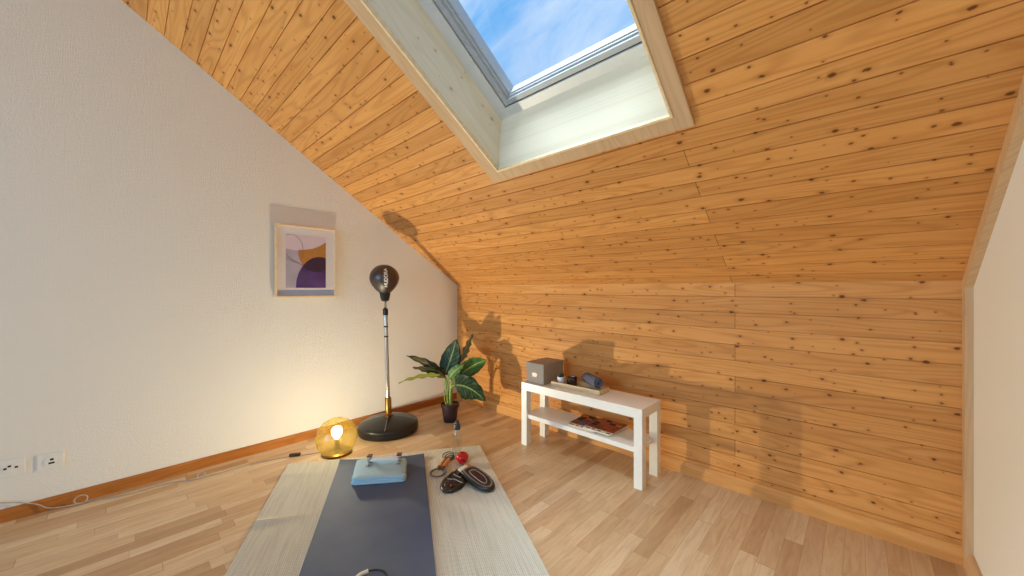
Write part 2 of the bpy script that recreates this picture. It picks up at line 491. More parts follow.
# ceiling: front slope with the skylight hole, rear slope
bm = bm_new()
lines = [-.0235] + [.0645 + .0885 * k for k in range(0, 60)]
lines = [l for l in lines if l < VR - .02]
rows = [(0, lines[1], False, True)] + [(a, b, True, True) for a, b in zip(lines[1:], lines[2:])] + [(lines[-1], VR, True, False)]
def hole_spans(a, b):
    if b <= HV0 or a >= HV1: return [(-.03, W + .03, a, b)]
    s = [(-.03, HX0, a, b), (HX1, W + .03, a, b)]
    if a < HV0: s.append((HX0, HX1, a, HV0))
    if b > HV1: s.append((HX0, HX1, HV1, b))
    return s
boards(bm, lambda u, v, n: SP(u, v, n), rows, hole_spans)
zr = HK + VR * SN
RL = YR - YF + .02
lines = [.0885 * k for k in range(int(RL / .0885) + 2)]
boards(bm, lambda u, v, n: V((u, YR - v, zr + n)), [(a, b, True, True) for a, b in zip(lines, lines[1:])], lambda a, b: [(-.03, W + .03, a, b)])
structure(obj('ceiling', bm, M['pine_slope']))

# wall behind the camera with an added, unseen window for soft fill light
FX0, FX1, FZ0, FZ1 = .25, 3.07, .12, 2.75
bm = bm_new()
for lo, hi in (((-.05, YF - .2, -.05), (FX0, YF, 3.3)), ((FX1, YF - .2, -.05), (W + .05, YF, 3.3)), ((FX0, YF - .2, -.05), (FX1, YF, FZ0)), ((FX0, YF - .2, FZ1), (FX1, YF, 3.3))): box(bm, lo, hi)
structure(obj('wall_front', bm, M['plaster_fine']))
bm = bm_new()
fw = .06
for lo, hi in (((FX0, 0, FZ0), (FX0 + fw, 0, FZ1)), ((FX1 - fw, 0, FZ0), (FX1, 0, FZ1)), ((FX0, 0, FZ0), (FX1, 0, FZ0 + fw)), ((FX0, 0, FZ1 - fw), (FX1, 0, FZ1)),
               (((FX0 + FX1) / 2 - .04, 0, FZ0), ((FX0 + FX1) / 2 + .04, 0, FZ1))):
    box(bm, (lo[0], YF - .12, lo[2]), (hi[0], YF - .06, hi[2]), .004)
w2 = structure(obj('added_window', bm, M['white_metal']))
bm = bm_new(); box(bm, (FX0 + .02, YF - .095, FZ0 + .02), (FX1 - .02, YF - .085, FZ1 - .02)); obj('pane', bm, M['pane'], w2)

# baseboards
def strip(name, path, prof, mat):
    """profile (list of (offset into room, z)) swept along a straight line"""
    bm = bm_new(); (p0, p1, nrm) = path
    loft(bm, [[V(p0) + V(nrm) * a + V((0, 0, z)) for a, z in prof], [V(p1) + V(nrm) * a + V((0, 0, z)) for a, z in prof]])
    o = obj(name, bm, mat)
    d = (V(p1) - V(p0)).normalized()
    uv_long(o, lambda c: (c.dot(d), c.z + c.dot(V(nrm))))
    return structure(o)
strip('baseboard_left', ((0, 0, 0), (0, YF, 0), (1, 0, 0)), [(0, 0), (.014, 0), (.014, .052), (.009, .061), (0, .062)], M['base_dark'])
strip('baseboard_back', ((.0, 0, 0), (W, 0, 0), (0, -1, 0)), [(0, 0), (.022, 0), (.021, .045), (.014, .064), (.008, .072), (0, .074)], M['base_pale'])
strip('baseboard_right', ((W, 0, 0), (W, YF, 0), (-1, 0, 0)), [(0, 0), (.022, 0), (.021, .045), (.014, .064), (.008, .072), (0, .074)], M['trim'])

# corner strip on the right wall, up the knee wall and along the slope
bm = bm_new()
tw, tt = .052, .022
k = math.tan(SL / 2 - PI / 4) if False else 0
# outline in the (y, z) plane: outer edge against the wood, inner edge tw away from it
ang = (PI / 2 - SL) / 2
ix = -tw; iz = HK - tw * math.tan((PI / 2 - SL) / 2 + 0) + tw * 0
dirS = V((0, -CS, SN)); nS = V((0, -SN, -CS))
vend = VR
# corner of the two inner edges
# y=-tw ; point on slope inner line: P = (0,HK)+ s*dirS + tw*nS
s_ = (tw - tw * SN) / CS
cz = HK + s_ * SN - tw * CS
outl = [(0, .0), (0, HK), (-vend * CS, HK + vend * SN), (-vend * CS - tw * SN, HK + vend * SN - tw * CS), (-tw, cz), (-tw, .0)]
prism(bm, [(W, y, z) for y, z in outl], (-tt, 0, 0))
o = obj('trim_1', bm, M['trim']); structure(o)
uv_long(o, lambda c: (c.z - c.y * .5, c.y + c.x))

# ------------------------------------------------------------------ skylight (window_1)
sky = thing('window_1', None, None); structure(sky)
RD = .2235                                   # thickness of the roof, along the normal
DV = .269 * SN                               # the bottom lining is upright: it climbs the slope with depth
OV0 = HV0 + DV
OV1 = HV1 - .02
t = .018
def sq(pts, th):
    """thick sheet from a quad of slope coordinates"""
    P = [SP(*p) for p in pts]; n = (P[1] - P[0]).cross(P[2] - P[0]).normalized()
    return P, n * th
bm = bm_new()
quads = {
 'side0': ([(HX0, HV0 - .0, -.012), (HX0, HV1, -.012), (HX0 + .022, OV1, RD), (HX0 + .022, OV0, RD)], -t - .022, -1),
 'side1': ([(HX1, HV0 - .0, -.012), (HX1, HV1, -.012), (HX1, OV1, RD), (HX1, OV0, RD)], t, 1),
}
for key, (q, th, sg) in quads.items():
    P = [SP(*p) for p in q]; prism(bm, P, (th, 0, 0))
P = [SP(HX0 - t, HV0, -.012), SP(HX1 + t, HV0, -.012), SP(HX1 + t, OV0, RD), SP(HX0 - t, OV0, RD)]; prism(bm, P, (0, t, 0))
P = [SP(HX0 - t, HV1, -.012), SP(HX1 + t, HV1, -.012), SP(HX1 + t, OV1, RD), SP(HX0 - t, OV1, RD)]; prism(bm, P, V((0, -CS, SN)) * t)
o = obj('lining', bm, M['pale_pine'], sky); o['label'] = 'pale knotty pine lining'
SI = SLOPE.inverted()
def lining_uv(c):
    q = SI @ c
    return (q.y, q.z + 2) if (abs(q.x - HX0) < .03 or abs(q.x - HX1) < .03) else (q.x, q.z)
uv_long(o, lining_uv)

def ring(bm, x0, x1, v0, v1, w, n0, n1, bev=.003, mi=0):
    box(bm, (x0, v0, n0), (x0 + w, v1, n1), bev, SLOPE, mi); box(bm, (x1 - w, v0, n0), (x1, v1, n1), bev, SLOPE, mi)
    box(bm, (x0 + w, v0, n0), (x1 - w, v0 + w, n1), bev, SLOPE, mi); box(bm, (x0 + w, v1 - w, n0), (x1 - w, v1, n1), bev, SLOPE, mi)
# fixed outer frame
FXL = HX0 + .034
bm = bm_new(); ring(bm, FXL - .03, HX1 + .03, OV0 - .04, OV1 + .03, .085, RD - .004, RD + .09)
obj('frame', bm, M['white_metal'], sky)
bm = bm_new(); ring(bm, FXL + .055, HX1 - .055, OV0 + .045, OV1 - .055, .006, RD + .006, RD + .09, .001)
obj('gasket', bm, M['gasket'], sky)
# opening sash with a stepped profile
bm = bm_new()
ring(bm, FXL + .061, HX1 - .061, OV0 + .051, OV1 - .061, .026, RD + .000, RD + .085)
ring(bm, FXL + .087, HX1 - .087, OV0 + .074, OV1 - .087, .012, RD + .016, RD + .085)
ring(bm, FXL + .099, HX1 - .099, OV0 + .084, OV1 - .099, .008, RD + .028, RD + .085, .002)
obj('sash', bm, M['grey_metal'], sky)
bm = bm_new(); box(bm, (FXL + .09, OV0 + .078, RD + .052), (HX1 - .09, OV1 - .09, RD + .060), 0, SLOPE); obj('pane', bm, M['pane'], sky)
# roof edge outside the window so that daylight enters only through the glass
bm = bm_new(); ring(bm, HX0 - .14, HX1 + .14, OV0 - .14, OV1 + .14, .12, RD - .02, RD + .095, .004); obj('flashing', bm, M['ext'], sky)

# architrave round the opening
bm = bm_new()
aw = .0845
def arch_piece(p, th=.016):
    prism(bm, [SP(u, v, 0) for u, v in p], V((0, -SN, -CS)) * th)
A0, A1, B0, B1 = HX0 - aw, HX1 + .0645, HV0 - .066, HV1 + aw
arch_piece([(A0, B0), (HX0, HV0), (HX0, HV1), (A0, B1)])
arch_piece([(A1, B0), (HX1, HV0), (HX1, HV1), (A1, B1)])
arch_piece([(A0, B0), (A1, B0), (HX1, HV0), (HX0, HV0)])
arch_piece([(A0, B1), (A1, B1), (HX1, HV1), (HX0, HV1)])
o = obj('trim_2', bm, M['trim']); structure(o)
def arch_uv(c):
    q = SI @ c
    return (q.y, q.x) if (q.x < HX0 + .001 or q.x > HX1 - .001) and HV0 - .07 < q.y else (q.x, q.y)
uv_long(o, arch_uv)
bm = bm_new(); ring(bm, HX0 - .006, HX1 + .006, HV0 - .006, HV1 + .006, .011, -.020, .004, .002)
o = obj('trim_edge', bm, M['trim_edge'], o); o['label'] = 'pale rounded inner edge'

# ------------------------------------------------------------------ rug and yoga mat
def bil(c, s, t_):
    a, b, d, e = [V(x + (0,)) for x in c]         # far-left, far-right, near-right, near-left
    return (a * (1 - s) + b * s) * (1 - t_) + (e * (1 - s) + d * s) * t_
def sheet(name, corners, nu, nv, th, z0, zf, mat, size):
    bm = bm_new(); g = [[], []]
    for j in range(nv + 1):
        r0, r1 = [], []
        for i in range(nu + 1):
            s, t_ = i / nu, j / nv; p = bil(corners, s, t_); h = z0 + zf(s, t_)
            p.x += 0; r0.append(bm.verts.new((p.x, p.y, h))); r1.append(bm.verts.new((p.x, p.y, h + th)))
        g[0].append(r0); g[1].append(r1)
    for j in range(nv):
        for i in range(nu):
            bm.faces.new((g[1][j][i], g[1][j][i + 1], g[1][j + 1][i + 1], g[1][j + 1][i]))
            bm.faces.new((g[0][j][i], g[0][j + 1][i], g[0][j + 1][i + 1], g[0][j][i + 1]))
    for j in range(nv):
        for i in (0, nu): bm.faces.new((g[0][j][i], g[0][j + 1][i], g[1][j + 1][i], g[1][j][i]))
    for i in range(nu):
        for j in (0, nv): bm.faces.new((g[0][j][i], g[0][j][i + 1], g[1][j][i + 1], g[1][j][i]))
    bm.verts.ensure_lookup_table()
    st = {}
    for j in range(nv + 1):
        for i in range(nu + 1):
            for L in (0, 1): st[tuple(round(x, 5) for x in g[L][j][i].co)] = (i / nu * size[0], j / nv * size[1])
    o = obj(name, bm, mat, smooth=True)
    uv_long(o, lambda c: st[tuple(round(x, 5) for x in c)])
    return o
def rug_z(s, t_):
    z = 0
    for (a, b, w, h, lim) in ((.30, .03, .010, .013, .25), (.66, .02, .011, .012, .25), (.10, -.02, .010, .007, .24)):   # folded-package creases
        d = t_ - (a + (.5 - s) * b * 2)
        z += h * math.exp(-(d / w) ** 2) * max(0, 1 - s / lim)
    z += .0012 * (1 + noise.noise(V((s * 7, t_ * 9, 0))))
    if t_ < .03: z += .006 * max(0, noise.noise(V((s * 9, 3.3, 0)))) * (1 - t_ / .03)
    return z
RUGC = [(.352, -1.633), (1.028, -.605), (2.687, -1.530), (2.030, -2.524)]
rug = sheet('rug', RUGC, 70, 110, .004, .0005, rug_z, M['rug'], (1.23, 1.9))
tag(rug, 'large ribbed grey-beige woven rug lying on the parquet', 'rug')
def mat_z(s, t_):
    e = max(0, 1 - t_ / .05)
    return .010 * e * e * (abs(s - .5) * 2) ** 3
MATC = [(.565, -1.395), (.885, -.976), (2.39, -1.868), (2.082, -2.266)]
ym = sheet('yoga_mat', MATC, 24, 60, .006, .0082, mat_z, M['mat'], (.53, 1.75))
tag(ym, 'slate blue foam exercise mat with slightly curled far corners, on the rug', 'exercise mat')
RZ = .0075; MZ = .0145

# ------------------------------------------------------------------ folded light-blue towel and grip bar
TW = [V((.690, -1.345, 0)), V((.905, -1.112, 0)), V((1.106, -1.240, 0)), V((.918, -1.475, 0))]
def towel_layer(bm, z0, z1, inset, seed):
    c = sum(TW, V()) / 4; n = 14; outl = []
    for k in range(4):
        a, b = TW[k], TW[(k + 1) % 4]
        for i in range(n):
            p = a.lerp(b, i / n); d = (p - c); q = c + d * (1 - inset)
            w = noise.noise(V((p.x * 9, p.y * 9, seed))) * .006
            outl.append(q + d.normalized() * w)
    # soften the corners
    N = len(outl); outl = [(outl[i - 1] + outl[i] * 2 + outl[(i + 1) % N]) / 4 for i in range(N)]
    def lv(s, z): return [V((c.x + (p.x - c.x) * s, c.y + (p.y - c.y) * s, z + .003 * noise.noise(V((p.x * 14, p.y * 14, seed + 5))) * (1 if z > z0 + .004 else 0))) for p in outl]
    m_ = (z0 + z1) / 2
    loft(bm, [lv(.97, z0), lv(.99, z0 + .002), lv(1.0, m_), lv(.985, z1 - .002), lv(.96, z1), lv(.7, z1 + .002), lv(.35, z1 + .003), lv(.1, z1 + .003)])
bm = bm_new()
towel_layer(bm, MZ, MZ + .012, 0, 1); towel_layer(bm, MZ + .011, MZ + .024, .015, 2); towel_layer(bm, MZ + .023, MZ + .035, .02, 3)
tw_ = obj('towel', bm, M['towel'], smooth='all'); tag(tw_, 'folded light blue terry towel at the far end of the blue mat', 'towel')
gb = thing('grip_bar', 'white grip bar between two small metal brackets, on the folded blue towel', 'exercise bar', (.865, -1.245, MZ + .039), math.atan2(.132, .108))
bm = bm_new(); lathe(bm, [(0, -.085), (.012, -.085), (.0135, -.08), (.0135, .08), (.012, .085), (0, .085)], 20, Matrix.Translation((0, 0, .018)) @ Matrix.Rotation(PI / 2, 4, 'Y'))
obj('bar', bm, M['white'], gb, True)
for s in (-1, 1):
    bm = bm_new()
    x = s * .088
    box(bm, (x - .013, -.050, .0), (x + .013, .018, .005), .0015)
    box(bm, (x - .013, -.012, .005), (x + .013, .016, .036), .004)
    b = obj('bracket', bm, M['chrome'], gb, True)
    bm = bm_new(); box(bm, (x - .015, -.016, .036), (x + .015, .020, .046), .003)
    obj('cap', bm, M['copper'], b)['label'] = 'brown cap on top of the bracket'
    bm = bm_new(); tube(bm, [(x - .010, -.044, .005), (x - .010, -.048, .012), (x + .010, -.048, .012), (x + .010, -.044, .005)], .0018, 6); obj('buckle', bm, M['chrome'], b)

# black cord loop at the bottom edge of the frame
bm = bm_new()
c0 = V((1.655, -1.712, MZ + .0085))
vdir = V((-.687, .727, 0)); rdir = V((.727, .687, 0))
pts = [c0 + rdir * (.060 * math.cos(a)) + vdir * (.050 * math.sin(a)) for a in [2 * PI * k / 40 for k in range(-3, 27)]]
ring_ = thing('cord_loop', 'loop of black cord with pale grip end at the near end of the blue mat', 'cord', c0)
tube(bm, [p - c0 for p in pts], .004, 8); obj('cord', bm, M['dcord'], ring_, True)
bm = bm_new(); e = pts[-11] - c0; tube(bm, [pts[-14] - c0, pts[-11] - c0, pts[-8] - c0], .0075, 10); obj('grip', bm, M['card_white'], ring_, True)

# ------------------------------------------------------------------ skipping rope, bottle, apple, gloves
jr = thing('skipping_rope', 'coiled skipping rope with two short wooden handles, on the rug left of the apple', 'skipping rope', (1.088, -.962, RZ))
dj = V((.081, -.115, 0)).normalized(); nj = V((-dj.y, dj.x, 0))
for k, (o1, z) in enumerate(((-.012, .012), (.014, .012))):
    bm = bm_new()
    a = dj * -.06 + nj * o1 + V((0, 0, z)); b = dj * .055 + nj * o1 + V((0, 0, z))
    mt = face_frame(nj, V((0, 0, 1)), dj, a)
    L = (b - a).length
    lathe(bm, [(0, 0), (.009, 0), (.011, .004), (.0098, L * .3), (.0112, L * .6), (.0105, L - .003), (0, L)], 18, mt)
    h = obj('handle', bm, M['wood_handle'], jr, True)
    bm = bm_new()
    lathe(bm, [(0, L - .004), (.0122, L - .004), (.0122, L + .012), (.006, L + .018), (0, L + .018)], 18, mt); obj('end_cap', bm, M['copper'], h, True)
    bm = bm_new(); lathe(bm, [(0, -.014), (.007, -.014), (.012, -.008), (.012, .004), (0, .004)], 18, mt)
    obj('end_cap', bm, M['copper'], h, True)
bm = bm_new()
for k in range(3):
    r_ = .044 + .006 * k
    cc = dj * (.060 + r_) + nj * (.004 * k - .004)
    tube(bm, [cc + dj * (r_ * math.cos(a)) + nj * (r_ * .86 * math.sin(a)) + V((0, 0, .004 + .004 * k)) for a in [2 * PI * i / 36 for i in range(36)]], .0028, 8, True)
obj('rope', bm, M['rope_grey'], jr, True)['label'] = 'grey near coil of the rope'
bm = bm_new()
for k in range(3):
    r_ = .030 + .006 * k
    cc = dj * (-.066 - r_) + nj * (.012 - .010 * k)
    tube(bm, [cc + dj * (r_ * 1.15 * math.cos(a)) + nj * (r_ * .8 * math.sin(a)) + V((0, 0, .005 + .005 * k)) for a in [2 * PI * i / 36 for i in range(36)]], .003, 8, True)
obj('rope', bm, M['dcord'], jr, True)['label'] = 'dark far coil of the rope'

bo = thing('water_bottle', 'clear drinking bottle with dark grey cap standing behind the red apple', 'bottle', (1.022, -.806, RZ))
bm = bm_new()
lathe(bm, [(0, .0), (.030, 0), (.0325, .004), (.0325, .125), (.031, .140), (.024, .160), (.019, .170), (.0185, .178)], 32, cap=False)
obj('body', bm, M['clear_glass'], bo, True)
bm = bm_new(); lathe(bm, [(0, .004), (.029, .004), (.0305, .010), (.0305, .085), (0, .085)], 32, cap=False); obj('water', bm, M['clear_glass'], bo, True)
bm = bm_new(); lathe(bm, [(0, .168), (.022, .168), (.0225, .172), (.0225, .193), (.020, .199), (.010, .203), (.009, .214), (.012, .218), (.012, .224), (.006, .228), (0, .228)], 28)
obj('cap', bm, simple('bottle_cap', (62, 66, 72), .4), bo, True)
bm = bm_new(); tube(bm, [(.018 * math.cos(a), .004, .205 + .016 * math.sin(a)) for a in [PI * i / 12 for i in range(13)]], .003, 8); obj('carry_loop', bm, simple('bottle_loop', (62, 66, 72), .4), bo, True)

ap = thing('apple', 'shiny red apple lying on the rug between the bottle and the black gloves', 'apple', (1.154, -.868, RZ))
bm = bm_new(); R = .040
prof = []
for k in range(25):
    a = -PI / 2 + PI * k / 24
    r_ = R * math.cos(a) * (1.0 + .10 * math.sin(a)); z = R * .93 * math.sin(a)
    z -= .014 * math.exp(-(r_ / .010) ** 2) * (1 if a > 0 else -.45)
    prof.append((max(r_, 0), z + R * .90))
prof[0] = (0, prof[0][1]); prof[-1] = (0, prof[-1][1]); lathe(bm, prof, 40); obj('flesh', bm, M['apple'], ap, 'all')
bm = bm_new(); tube(bm, spline([(0, 0, .054), (.001, .001, .064), (.004, .002, .074)], 5), lambda q: .0013 + .0006 * q, 8); obj('stem', bm, M['plank_dark'], ap, True)

def glove(label, loc, rz, variant):
    g = thing('boxing_glove', label, 'boxing glove', loc, rz, 'pair of black boxing gloves')
    HT = .034; g.scale = (1, .84, .80) if variant == 0 else (.90, .90, .80)
    def outline(sx, sy, z, n=52, dx=0.0):
        """mitt outline: rounded finger end at +x, squarer open end at -x"""
        pts = []
        for k in range(n):
            a = 2 * PI * k / n; ca, sa = math.cos(a), math.sin(a)
            ex = .9 if ca > 0 else .42
            x = .122 * abs(ca) ** ex * (1 if ca > 0 else -1)
            y = .073 * (1 - .12 * max(0, -x) / .122) * abs(sa) ** (.9 if ca > 0 else .55) * (1 if sa > 0 else -1)
            p = V((x * sx + dx, y * sy, z))
            if variant == 1:
                p += V((noise.noise(V((x * 16, y * 16, 1))) * .006, noise.noise(V((x * 16, y * 16, 4))) * .006, (z / HT) * .007 * noise.noise(V((x * 20, y * 20, 7)))))
            p.z *= 1 - .30 * max(0, x / .122) ** 2 * (1 if z > .012 else 0)
            pts.append(p)
        return pts
    bm = bm_new()
    loft(bm, [outline(.93, .90, 0), outline(.985, .97, .004), outline(1, 1, .012), outline(.985, .975, .022), outline(.94, .91, .030), outline(.88, .83, .0335), outline(.80, .72, .034), outline(.5, .4, .0345), outline(.1, .08, .0345)])
    obj('shell', bm, M['black_leather'], g, 'all')
    def band(name, s0, s1, h, mat, label_=None):
        (a0, b0), (a1, b1) = s0, s1
        bm = bm_new(); loft(bm, [outline(a0, b0, .031, dx=-.004), outline(a0 - .01, b0 - .012, .0345 + h, dx=-.004), outline(a1 + .01, b1 + .012, .0345 + h, dx=-.004), outline(a1, b1, .031, dx=-.004)], False, False)
        o = obj(name, bm, mat, g, 'all')
        if label_: o['label'] = label_
    def pad(name, a0, b0, h, mat, label_, dx):
        bm = bm_new(); loft(bm, [outline(a0, b0, .031, dx=dx), outline(a0 - .03, b0 - .03, .0345 + h, dx=dx), outline(a0 * .6, b0 * .6, .0355 + h, dx=dx), outline(.08, .05, .036 + h, dx=dx)])
        obj(name, bm, mat, g, 'all')['label'] = label_
    if variant == 0:
        band('rim_band', (.88, .84), (.78, .70), .002, M['glove_grey'], 'grey band inside the black rim')
        band('piping', (.58, .44), (.54, .385), .003, M['piping'], 'thin pale piping')
        pad('palm_panel', .52, .36, .004, M['maroon'], 'dark maroon padded panel', -.004)
    else:
        pad('palm_panel', .36, .48, .002, M['maroon'], 'dark maroon panel near the finger end', .055)
        bm = bm_new(); tube(bm, spline([(.006, -.066, .026), (.014, -.030, .036), (.010, .005, .037), (.022, .040, .036), (.016, .068, .024)], 8), .0032, 8); obj('piping', bm, M['piping'], g, 'all')['label'] = 'pale piping across the mitt'
        bm = bm_new(); tube(bm, spline([(-.052, -.030, .036), (-.030, .000, .039), (-.024, .034, .036)], 8), .0028, 8); obj('piping', bm, M['piping'], g, 'all')
        bm = bm_new(); tube(bm, spline([(-.075, -.05, .030), (-.03, -.045, .036), (.0, -.056, .030)], 8), lambda q: .003 + .006 * math.sin(PI * q), 10); obj('fold', bm, M['black_leather'], g, 'all')
    bm = bm_new()                                                             # wrist opening with its strap
    rs = []
    for x, w_, h in ((-.098, .060, .015), (-.112, .060, .0165), (-.138, .058, .0165), (-.142, .055, .015), (-.130, .050, .011)):
        rs.append([V((x, w_ * math.cos(2 * PI * k / 28), .0172 + h * math.sin(2 * PI * k / 28))) for k in range(28)])
    loft(bm, rs); cf = obj('cuff', bm, M['black_leather'], g, 'all')
    if variant == 0:
        bm = bm_new()
        for f0, f1 in ((.06, .46),):
            rs = []
            for x, e_ in ((-.136, .001), (-.135, .0028), (-.108, .0028), (-.107, .001)):
                rs.append([V((x, (.0595 + e_) * math.cos(a), .0172 + (.0165 + e_) * math.sin(a))) for a in [2 * PI * (f0 + (f1 - f0) * k / 20) for k in range(21)]])
            rv = [[bm.verts.new(p) for p in r] for r in rs]
            for A, B in zip(rv, rv[1:]):
                for q in range(20): bm.faces.new((A[q], A[q + 1], B[q + 1], B[q]))
        obj('wrist_strap', bm, M['m_cream'], cf, 'all')['label'] = 'pale wrist strap'
        bm = bm_new(); box(bm, (-.134, .006, .0355), (-.110, .034, .0385), .001); obj('strap_tab', bm, M['wood_handle'], cf)['label'] = 'tan tab on the strap'
    return g
glove('smooth black boxing glove with grey oval stripes, right of the apple', (1.412, -.958, RZ + .0165), math.radians(-3), 0).rotation_euler.y = math.radians(6.4)
glove('crumpled black boxing glove with maroon panel, in front of the apple', (1.312, -1.052, RZ), math.radians(-64), 1)

# ------------------------------------------------------------------ globe lamp with its cord
LP = V((.402, -1.351, 0))
lamp = thing('globe_lamp', 'lit amber glass globe table lamp standing on the floor by the left wall', 'lamp', LP)
R = .131; ZC = .109
bm = bm_new(); a0 = -math.asin(.096 / R)
lathe(bm, [(R * math.cos(a0 + (PI / 2 * .985 - a0) * k / 30), ZC + R * math.sin(a0 + (PI / 2 * .985 - a0) * k / 30)) for k in range(31)] + [(0, ZC + R)], 56, cap=False)
obj('globe', bm, M['globe'], lamp, 'all')['label'] = 'amber glass globe'
bm = bm_new(); lathe(bm, [(0, 0), (.092, 0), (.0945, .004), (.0945, .011), (.090, .0145), (0, .0145)], 48); bs = obj('base', bm, M['brass'], lamp, True)
bm = bm_new(); lathe(bm, [(0, .0145), (.024, .0145), (.022, .022), (.017, .026), (.017, .082), (.019, .086), (.019, .098), (0, .098)], 28); obj('bulb_holder', bm, M['brass'], lamp, True)
bm = bm_new(); lathe(bm, [(0, .094), (.012, .097), (.016, .106), (.027, .122), (.034, .140), (.0345, .152), (.030, .168), (.018, .180), (0, .185)], 28); obj('bulb', bm, M['bulbglass'], lamp, 'all')
ld = bpy.data.lights.new('filament', 'POINT'); ld.shadow_soft_size = .014; ld.energy = 52; ld.color = (1, .97, .95); ld.use_nodes = True
lnt = ld.node_tree; fo = lnt.nodes.new('ShaderNodeLightFalloff'); fo.inputs['Strength'].default_value = 1.0; fo.inputs['Smooth'].default_value = .35
lnt.links.new(fo.outputs['Linear'], lnt.nodes['Emission'].inputs['Strength'])
lo_ = bpy.data.objects.new('filament', ld); COL.objects.link(lo_); lo_.parent = lamp; lo_.location = (0, 0, .146)
CP = [(.330, -1.425, .012), (.310, -1.452, .005), (.290, -1.490, .004), (.262, -1.540, .004), (.239, -1.575, .004), (.205, -1.680, .004), (.168, -1.798, .004), (.172, -1.920, .004), (.164, -2.010, .004)]
cw = spline(CP, 8)
def knot(c, r, n=20): return [V((c[0] - .55 * r * (1 - math.cos(a)) + .006 * k / n, c[1] + r * 1.15 * math.sin(a) * (-1), .004 + r * .85 * (1 - math.cos(a)))) for k, a in enumerate([2 * PI * k / n for k in range(n + 1)])]
cw += knot((.163, -2.035), .016) + spline([(.158, -2.075, .004), (.103, -2.189, .004), (.104, -2.300, .004), (.085, -2.400, .004), (.050, -2.480, .005)], 8)
cw += knot((.046, -2.505), .020)
cw += spline([(.040, -2.55, .006), (.026, -2.610, .016), (.020, -2.640, .042), (.018, -2.669, .062), (.010, -2.716, .082), (.009, -2.760, .100), (.009, -2.86, .150), (.009, -2.95, .200)], 8)
bm = bm_new(); tube(bm, [p - LP for p in cw], .0026, 8); cd = obj('cord', bm, M['cord'], lamp, True)
cd['label'] = 'thin grey lamp cord along the baseboard'
bm = bm_new(); mt = Matrix.Translation(V((.245, -1.563, .010)) - LP) @ Matrix.Rotation(math.radians(58), 4, 'Z'); box(bm, (-.034, -.012, -.0085), (.034, .012, .0085), .005, mt, seg=3)
sw = obj('cord_switch', bm, M['plank_dark'], cd, True)
bm = bm_new(); box(bm, (-.010, -.007, .0075), (.010, .007, .0115), .002, mt); obj('switch_rocker', bm, M['copper'], sw, True)

# ------------------------------------------------------------------ punching ball
pb = thing('punching_ball', 'black standing punching ball on chrome pole with round black base, by the left wall', 'punching ball', (.285, -.910, 0))
bm = bm_new()
prof = [(0, 0), (.219, 0), (.226, .006), (.2275, .020), (.2275, .055), (.222, .068), (.212, .074)]
for k in range(1, 9):
    r_ = .212 + (.030 - .212) * k / 8; prof.append((r_, .074 + .046 * (1 - ((r_ - .03) / .182) ** 1.6)))
prof += [(0, .122)]
lathe(bm, prof, 64); bs = obj('base', bm, M['black_leather'], pb, True)
for k in range(4):
    a = 2 * PI * k / 4 - .62
    bm = bm_new(); pts = []
    for i in range(14):
        r_ = .040 + .172 * i / 13; z = .074 + .046 * (1 - max(0, (r_ - .03) / .182) ** 1.6)
        pts.append((r_ * math.cos(a), r_ * math.sin(a), z + .0005))
    tube(bm, pts, .0022, 6); obj('seam', bm, M['seam'], bs, True)
top = V((-.020, -.018, 1.015)); pd = (top - V((0, 0, .12))).normalized()
PMt = face_frame(V((1, 0, 0)), pd.cross(V((1, 0, 0))), pd, (0, 0, .118))
bm = bm_new(); lathe(bm, [(0, 0), (.034, 0), (.034, .010), (.0245, .014), (.0245, .140), (.022, .145), (0, .145)], 28, PMt); obj('pole_sleeve', bm, M['brass'], pb, True)['label'] = 'dark brassy sleeve at the foot of the pole'
bm = bm_new(); lathe(bm, [(0, .14), (.0155, .14), (.0155, .800), (0, .800)], 24, PMt); obj('pole', bm, M['chrome'], pb, True)['label'] = 'chrome pole'
for z in (.62, .70):
    bm = bm_new(); lathe(bm, [(.0150, z), (.0168, z + .001), (.0168, z + .012), (.0150, z + .013)], 24, PMt); obj('pole_band', bm, M['black_plastic'], pb, True)
bm = bm_new(); lathe(bm, [(0, .795), (.018, .795), (.020, .802), (.020, .842), (.016, .850), (0, .850)], 24, PMt); obj('collar', bm, M['black_plastic'], pb, True)
bm = bm_new(); pts = []
for i in range(8 * 18 + 1):
    a = 2 * PI * i / 18; z = .848 + .066 * i / 144; pts.append(PMt @ V((.0085 * math.cos(a), .0085 * math.sin(a), z)))
tube(bm, pts, .0032, 6); obj('spring', bm, M['chrome'], pb, True)
bm = bm_new(); lathe(bm, [(0, .905), (.020, .905), (.030, .912), (.038, .945), (.044, .985), (.040, .990), (0, .990)], 28, PMt); obj('neck', bm, M['black_leather'], pb, True)
BC = .118 + 1.078 - .118
bprof = []
for k in range(33):
    a = -PI / 2 + PI * k / 32
    rr = .1125 * math.cos(a) ** (1.0 if a > 0 else .92) if math.cos(a) > 1e-6 else 0
    z = 1.088 + (.108 if a > 0 else .128) * math.sin(a)
    if a < 0: rr *= 1 - .30 * (-math.sin(a)) ** 1.5
    bprof.append((max(rr, 0), z))
bprof[0] = (0, bprof[0][1]); bprof[-1] = (0, bprof[-1][1])
bm = bm_new(); lathe(bm, bprof, 56, PMt); bl = obj('ball', bm, M['ball_leather'], pb, 'all')
def ball_r(z):
    for (r0, z0), (r1, z1) in zip(bprof, bprof[1:]):
        if z0 <= z <= z1: return r0 + (r1 - r0) * (z - z0) / max(1e-6, z1 - z0)
    return 0
for k in range(6):
    a = 2 * PI * k / 6 + .35
    bm = bm_new(); tube(bm, [PMt @ V(((r_ + .0002) * math.cos(a), (r_ + .0002) * math.sin(a), z)) for r_, z in bprof[2:-2]], .0013, 6); obj('seam', bm, M['black_leather'], bl, True)
